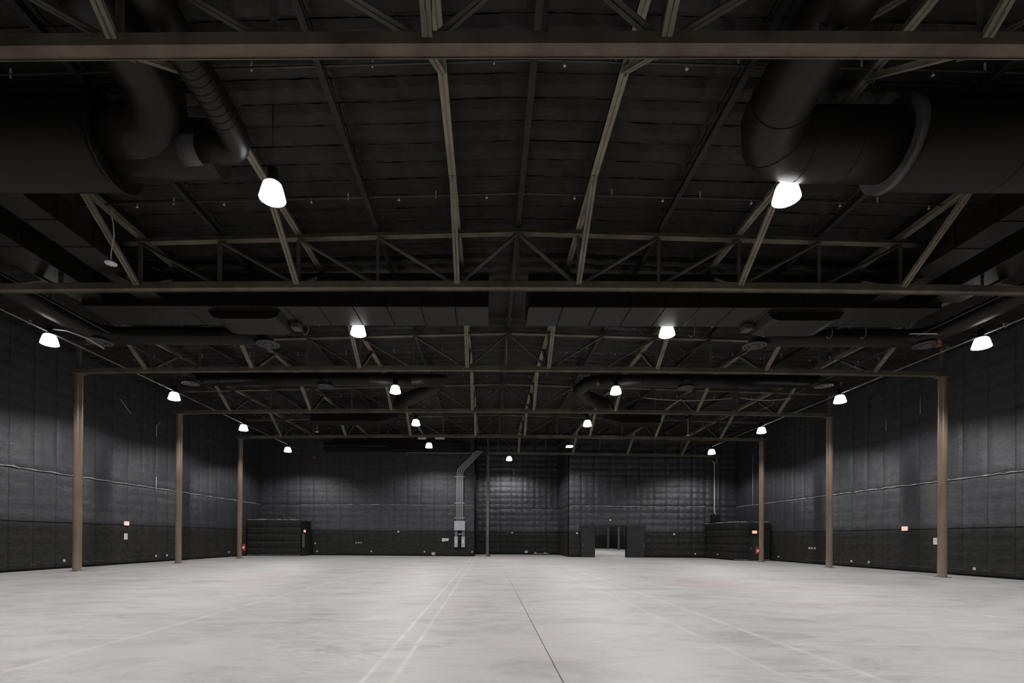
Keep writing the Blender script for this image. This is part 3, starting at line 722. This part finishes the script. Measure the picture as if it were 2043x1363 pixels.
# ---------------------------------------------------------------- things on the walls
def sheet(name, c, w, h, face, label, lines=4):
    x, y, z = c; t = thing(name, c, label, 'notice', 'white notices')
    if face in ('x+','x-'):
        s = 1 if face == 'x+' else -1
        MB().bevbox((x-0.012,y-w/2,z-h/2),(x+0.012,y+w/2,z+h/2),0.004).build('sheet','paper',t)
        for k in range(lines): MB().box((min(x+s*0.0125,x+s*0.014),y-w*0.36,z+h*(0.30-0.16*k)),(max(x+s*0.0125,x+s*0.014),y+w*(0.30 if k%2 else 0.36),z+h*(0.30-0.16*k)+0.012)).build('print_line','print_ink',t)
    else:
        MB().bevbox((x-w/2,y-0.012,z-h/2),(x+w/2,y+0.012,z+h/2),0.004).build('sheet','paper',t)
        for k in range(lines): MB().box((x-w*0.36,y-0.014,z+h*(0.30-0.16*k)),(x+w*(0.30 if k%2 else 0.36),y-0.0125,z+h*(0.30-0.16*k)+0.010)).build('print_line','print_ink',t)
sheet('notice_sheet', (-XW+0.065,29.28,1.66), 0.27, 0.36, 'x+', 'white notice under the EXIT sign on the left wall')
sheet('notice_sheet', (XW-0.065,25.94,1.69), 0.30, 0.34, 'x-', 'white notice on the right wall beside the nearest column')
sheet('notice_sheet', (-5.10,YB-0.065,1.54), 0.27, 0.30, 'y-', 'left one of two white notices beside the grey switch boxes')
sheet('notice_sheet', (-4.78,YB-0.065,1.56), 0.31, 0.24, 'y-', 'right one of two white notices beside the grey switch boxes')
def outlet(x, y, z, face, label, sz=0.12):
    t = thing('wall_outlet', (x,y,z), label, 'outlet', 'small white wall outlets')
    if face[0] == 'x':
        s = 1 if face == 'x+' else -1
        MB().bevbox((x-0.02,y-sz/2,z-sz/2),(x+0.02,y+sz/2,z+sz/2),0.006).build('plate','white_plastic',t)
        for dz in (-0.025,0.025): MB().box((min(x+s*0.02,x+s*0.024),y-0.018,z+dz-0.014),(max(x+s*0.02,x+s*0.024),y+0.018,z+dz+0.014)).build('socket','print_ink',t)
    else:
        MB().bevbox((x-sz/2,y-0.02,z-sz/2),(x+sz/2,y+0.02,z+sz/2),0.006).build('plate','white_plastic',t)
        for dz in (-0.025,0.025): MB().box((x-0.018,y-0.024,z+dz-0.014),(x+0.018,y-0.02,z+dz+0.014)).build('socket','print_ink',t)
WX = -XW+0.075; EX = XW-0.075; BY = YB-0.075
for y, lb in ((25.0,'white outlet low on the left wall, nearest the camera'),(31.96,'left one of two low outlets before the middle left column'),(33.06,'right one of two low outlets before the middle left column'),(41.0,'low outlet on the left wall before the farthest column')): outlet(WX,y,0.41,'x+',lb)
for y, lb in ((23.9,'white outlet low on the right wall, right of the nearest column'),(30.47,'low outlet on the right wall, right one of a pair'),(31.92,'low outlet on the right wall, left one of a pair'),(39.9,'low outlet on the right wall beside the farthest column')): outlet(EX,y,0.38,'x-',lb)
for k, y in enumerate((35.47,35.79,36.07)): outlet(EX,y,1.14,'x-','%s of three outlets at waist height on the right wall' % ('right one','middle one','left one')[k],0.13)
for k, x in enumerate((-13.36,-13.12,-12.89)): outlet(x,BY,1.21,'y-','%s of three outlets at waist height on the back wall' % ('left one','middle one','right one')[k],0.10)
for x, z, lb in ((-17.25,1.14,'upper outlet right of the left vestibule'),(-17.05,0.38,'lower outlet right of the left vestibule'),(-11.93,0.40,'low outlet in the middle of the left back wall'),(-6.89,0.40,'low outlet left of the small grey floor box'),(-2.38,0.41,'low outlet at the right end of the left back wall'),
                 (-9.37,2.28,'white sensor on the left back wall at door height'),(7.50,2.25,'white sensor left of the sliding doors'),(10.61,3.50,'white sensor above the door opening'),(16.61,2.21,'sensor on the right back wall at door height'),(18.6,0.38,'low outlet left of the right vestibule')):
    outlet(x,BY if x < 0 else YB-0.14,z,'y-',lb,0.15 if 'sensor' in lb else 0.12)
outlet(1.7,YR-0.14,2.33,'y-','white sensor in the recess at door height',0.15)
outlet(19.36,43.6,0.42,'x-','low outlet on the side of the right vestibule')
# electrical board with four conduits
t = thing('electrical_board', (-3.55,YB-0.2,0.85), 'grey electrical board with two switch boxes and four slanting conduits', 'electrical board')
MB().bevbox((-4.06,YB-0.42,2.44),(-3.06,YB-0.12,3.32),0.015).build('junction_cabinet','box_grey',t)
for x0, x1 in ((-4.05,-3.73),(-3.38,-3.06)):
    d = MB().bevbox((x0,YB-0.36,0.86),(x1,YB-0.12,1.86),0.015).build('switch_box','box_grey',t)
    MB().box((x0+0.10,YB-0.372,1.24),(x0+0.20,YB-0.36,1.56)).build('label_plate','white_plastic',d)
    for xx in (x0+0.09, x1-0.09): MB().tube([(xx,YB-0.24,1.86),(xx,YB-0.24,2.44)],0.032,8).build('conduit_stub','galvanised',t)
for k in range(4):
    x = -3.82 + k*0.17
    path = [(x,YB-0.26,3.32),(x,YB-0.26,7.9-0.03*k),(x+0.04,YB-0.26,8.14-0.04*k),(x+0.20,YB-0.26,8.34-0.04*k),(x+1.85,YB-0.26,9.98-0.02*k)]
    MB().tube(path, 0.038, 8).build('conduit','conduit_pale',t)
for z in (3.62,5.02,7.52): MB().box((-4.08,YB-0.22,z-0.03),(-3.12,YB-0.14,z+0.03)).build('strut','galvanised',t)
MB().box((-3.72,YB-0.2,2.06),(-3.38,YB-0.14,2.12)).build('strut','galvanised',t)
# other wall boxes and conduits
single('floor_box', MB().bevbox((-6.18,YB-0.32,0.10),(-5.86,YB-0.12,0.36),0.012), 'box_grey', 'small grey box low on the back wall left of the switch boxes', 'box', (-6.18,YB-0.32,0.1))
single('floor_box', MB().bevbox((3.05,YR-0.30,0.18),(3.38,YR-0.10,0.42),0.012), 'box_grey', 'small grey box low on the recess wall', 'box', (3.05,YR-0.3,0.18))
t = thing('floor_dolly', (4.75,YR-0.6,0), 'low pale dolly with odds and ends on the recess floor', 'dolly')
MB().bevbox((3.95,YR-1.0,0.10),(5.55,YR-0.3,0.15),0.01).build('deck','rubbish',t)
for x in (4.1,5.4):
    for y in (YR-0.9,YR-0.4): MB().tube([(x-0.02,y,0.05),(x+0.02,y,0.05)],0.05,12).build('wheel','rubber_black',t)
single('loose_bundle', MB().lathe([(0,0),(0.14,0.0),(0.13,0.08),(0.06,0.15),(0,0.16)],(4.15,YR-0.65,0.15),10), 'rubbish', 'small pale bundle on the left end of the dolly', 'bundle', (4.15,YR-0.65,0.15))
single('loose_bundle', MB().lathe([(0,0),(0.20,0.0),(0.17,0.06),(0.08,0.12),(0,0.13)],(5.2,YR-0.65,0.15),10), 'rubbish', 'small pale bundle on the right end of the dolly', 'bundle', (5.2,YR-0.65,0.15))
t = thing('wall_conduit', (20.32,YB-0.2,4.0), 'pale vertical conduit ending in a black box above the right vestibule', 'conduit')
MB().tube([(20.05,YB-0.45,9.05),(20.25,YB-0.3,8.95),(20.31,YB-0.24,8.75),(20.32,YB-0.24,4.45),(20.36,YB-0.24,4.2),(20.46,YB-0.24,4.03)],0.05,10).build('tube','galvanised',t)
MB().bevbox((20.0,YB-0.45,3.25),(20.75,YB-0.1,4.03),0.02).build('black_box','duct_black',t)
MB().tube([(20.32,YB-0.24,8.75),(20.5,YB-0.3,9.1),(20.5,YB-0.3,9.6)],0.03,8).build('whip','galvanised',t)
flex('wall_pipe', [(20.68,YB-0.2,3.9),(20.68,YB-0.2,9.6)], 0.06, 'column_grey', 'dull vertical pipe right of the pale conduit at the back', 'pipe')
flex('wall_conduit', [(-0.7,YR-0.2,9.18),(1.72,YR-0.2,9.18),(1.80,YR-0.2,9.12),(1.82,YR-0.2,8.6)], 0.035, 'galvanised', 'thin bent conduit below the recess lamp', 'conduit')
flex('wall_conduit', [(-8.6,YB-0.35,9.4),(-8.6,YB-0.35,9.72),(-2.1,YB-0.35,9.72)], 0.022, 'galvanised', 'thin horizontal conduit behind the back-row lamp left of the recess', 'conduit')
flex('wall_conduit', [(EX,43.8,4.85),(EX,43.8,9.3)], 0.02, 'galvanised', 'thin vertical conduit on the right wall behind the farthest column', 'conduit')
flex('wall_conduit', [(WX,31.9,4.62),(WX,31.9,5.55)], 0.025, 'galvanised', 'short vertical conduit stub on the left wall above the EXIT sign', 'conduit')
flex('wall_conduit', [(WX,31.9,8.2),(WX,31.9,8.9),(WX+0.1,32.1,9.2)], 0.025, 'galvanised', 'short hooked conduit stub high on the left wall', 'conduit')
flex('stray_rod', [(WX-0.01,28.7,9.75),(WX-0.01,29.6,9.1)], 0.016, 'galvanised', 'slanting thin rod high on the left wall behind the nearest column', 'rod')
for y, z0, z1, lb in ((29.2,8.2,9.0,'thin hanging rod high on the right wall, left one'),(26.9,8.6,9.6,'thin hanging rod high on the right wall, right one')):
    flex('stray_rod', [(EX+0.005,y,z0),(EX+0.005,y,z1)], 0.012, 'galvanised', lb, 'rod')
# fire extinguishers on the far columns
def extinguisher(x, y, s, label):
    t = thing('fire_extinguisher', (x,y,0.6), label, 'extinguisher', 'red fire extinguishers')
    MB().lathe([(0.0,0.0),(0.10,0.0),(0.115,0.03),(0.115,0.40),(0.09,0.47),(0.035,0.50),(0.035,0.53),(0.0,0.53)],(x,y,0.62),18).build('cylinder','red_paint',t)
    MB().box((x-0.08,y-0.119,0.78),(x+0.08,y-0.10,0.95)).build('instruction_label','white_plastic',t)
    MB().box((x-0.03,y-0.03,1.15),(x+0.03,y+0.03,1.20)).bar((x,y,1.20),(x+0.15*s,y,1.24),0.03,0.02).bar((x,y,1.16),(x+0.13*s,y,1.14),0.03,0.015).build('valve_handle','chrome',t)
    MB().tube([(x,y-0.04,1.17),(x+0.10*s,y-0.08,1.15),(x+0.14*s,y-0.06,1.0),(x+0.12*s,y-0.05,0.78)],0.014,8).build('hose','rubber_black',t)
    MB().box((x-0.14*s-0.02,y-0.02,0.85),(x-0.10*s+0.02,y+0.02,1.1)).build('wall_bracket','steel_dark',t)
extinguisher(-19.99, TY(5), 1, 'red fire extinguisher on the farthest left column')
extinguisher(20.02, TY(5), -1, 'red fire extinguisher on the farthest right column')

# ---------------------------------------------------------------- the neighbouring stage seen through the opening
fa = struct(MB().box((-2,YR+0.31,-0.2),(XW+0.3,94.6,0.0)).box((7.06,YB+0.3,-0.019),(XW+0.3,YR+0.31,0.001)).build('floor_adjoining','concrete'), 'bright concrete floor beyond the door opening')
wf = backing('wall_adjoining_far', (-2,94,0), (XW+0.3,94.3,12), 'black quilted wall at the end of the next hall')
clad(wf, 'y-', 94, 17.0, 22.5, 0.06, 1.4); lip(wf, 'y-', 94, 15.0, 22.5, 0.25, 0.004, 'base_strip')
wx = backing('wall_adjoining_right', (XW,YB+0.3,0), (XW+0.3,94,12), 'black quilted right wall of the next hall')
clad(wx, 'x-', XW, 74, 94, 0.06, 2.4)
backing('wall_adjoining_left', (-2.3,YR+0.3,0), (-2,94.3,12), 'left wall of the next hall')
struct(MB().box((-2.3,YR+0.31,12.0),(XW+0.3,94.3,12.2)).box((7.06,YB+0.3,12.0),(XW+0.3,YR+0.31,12.2)).build('ceiling_adjoining','backing'), 'dark roof of the next hall')
column(20.2, 86.6, 9.4, 'left one of two columns seen through the door opening', 'column_grey', 0.18)
column(20.2, 79.6, 9.4, 'right one of two columns seen through the door opening', 'column_grey', 0.18)
outlet(XW-0.14,82.0,1.15,'x-','white outlet beyond the door opening, right of the columns',0.2)
for k, (x, y) in enumerate(((9,56),(18,56),(9,67),(18,67),(18,77),(18,87))):
    lamp(x, y, 9.5, hang=12.0, label='lamp of the next hall, hidden by the wall, spot %s' % ORD[k], group='lamps of the next hall')
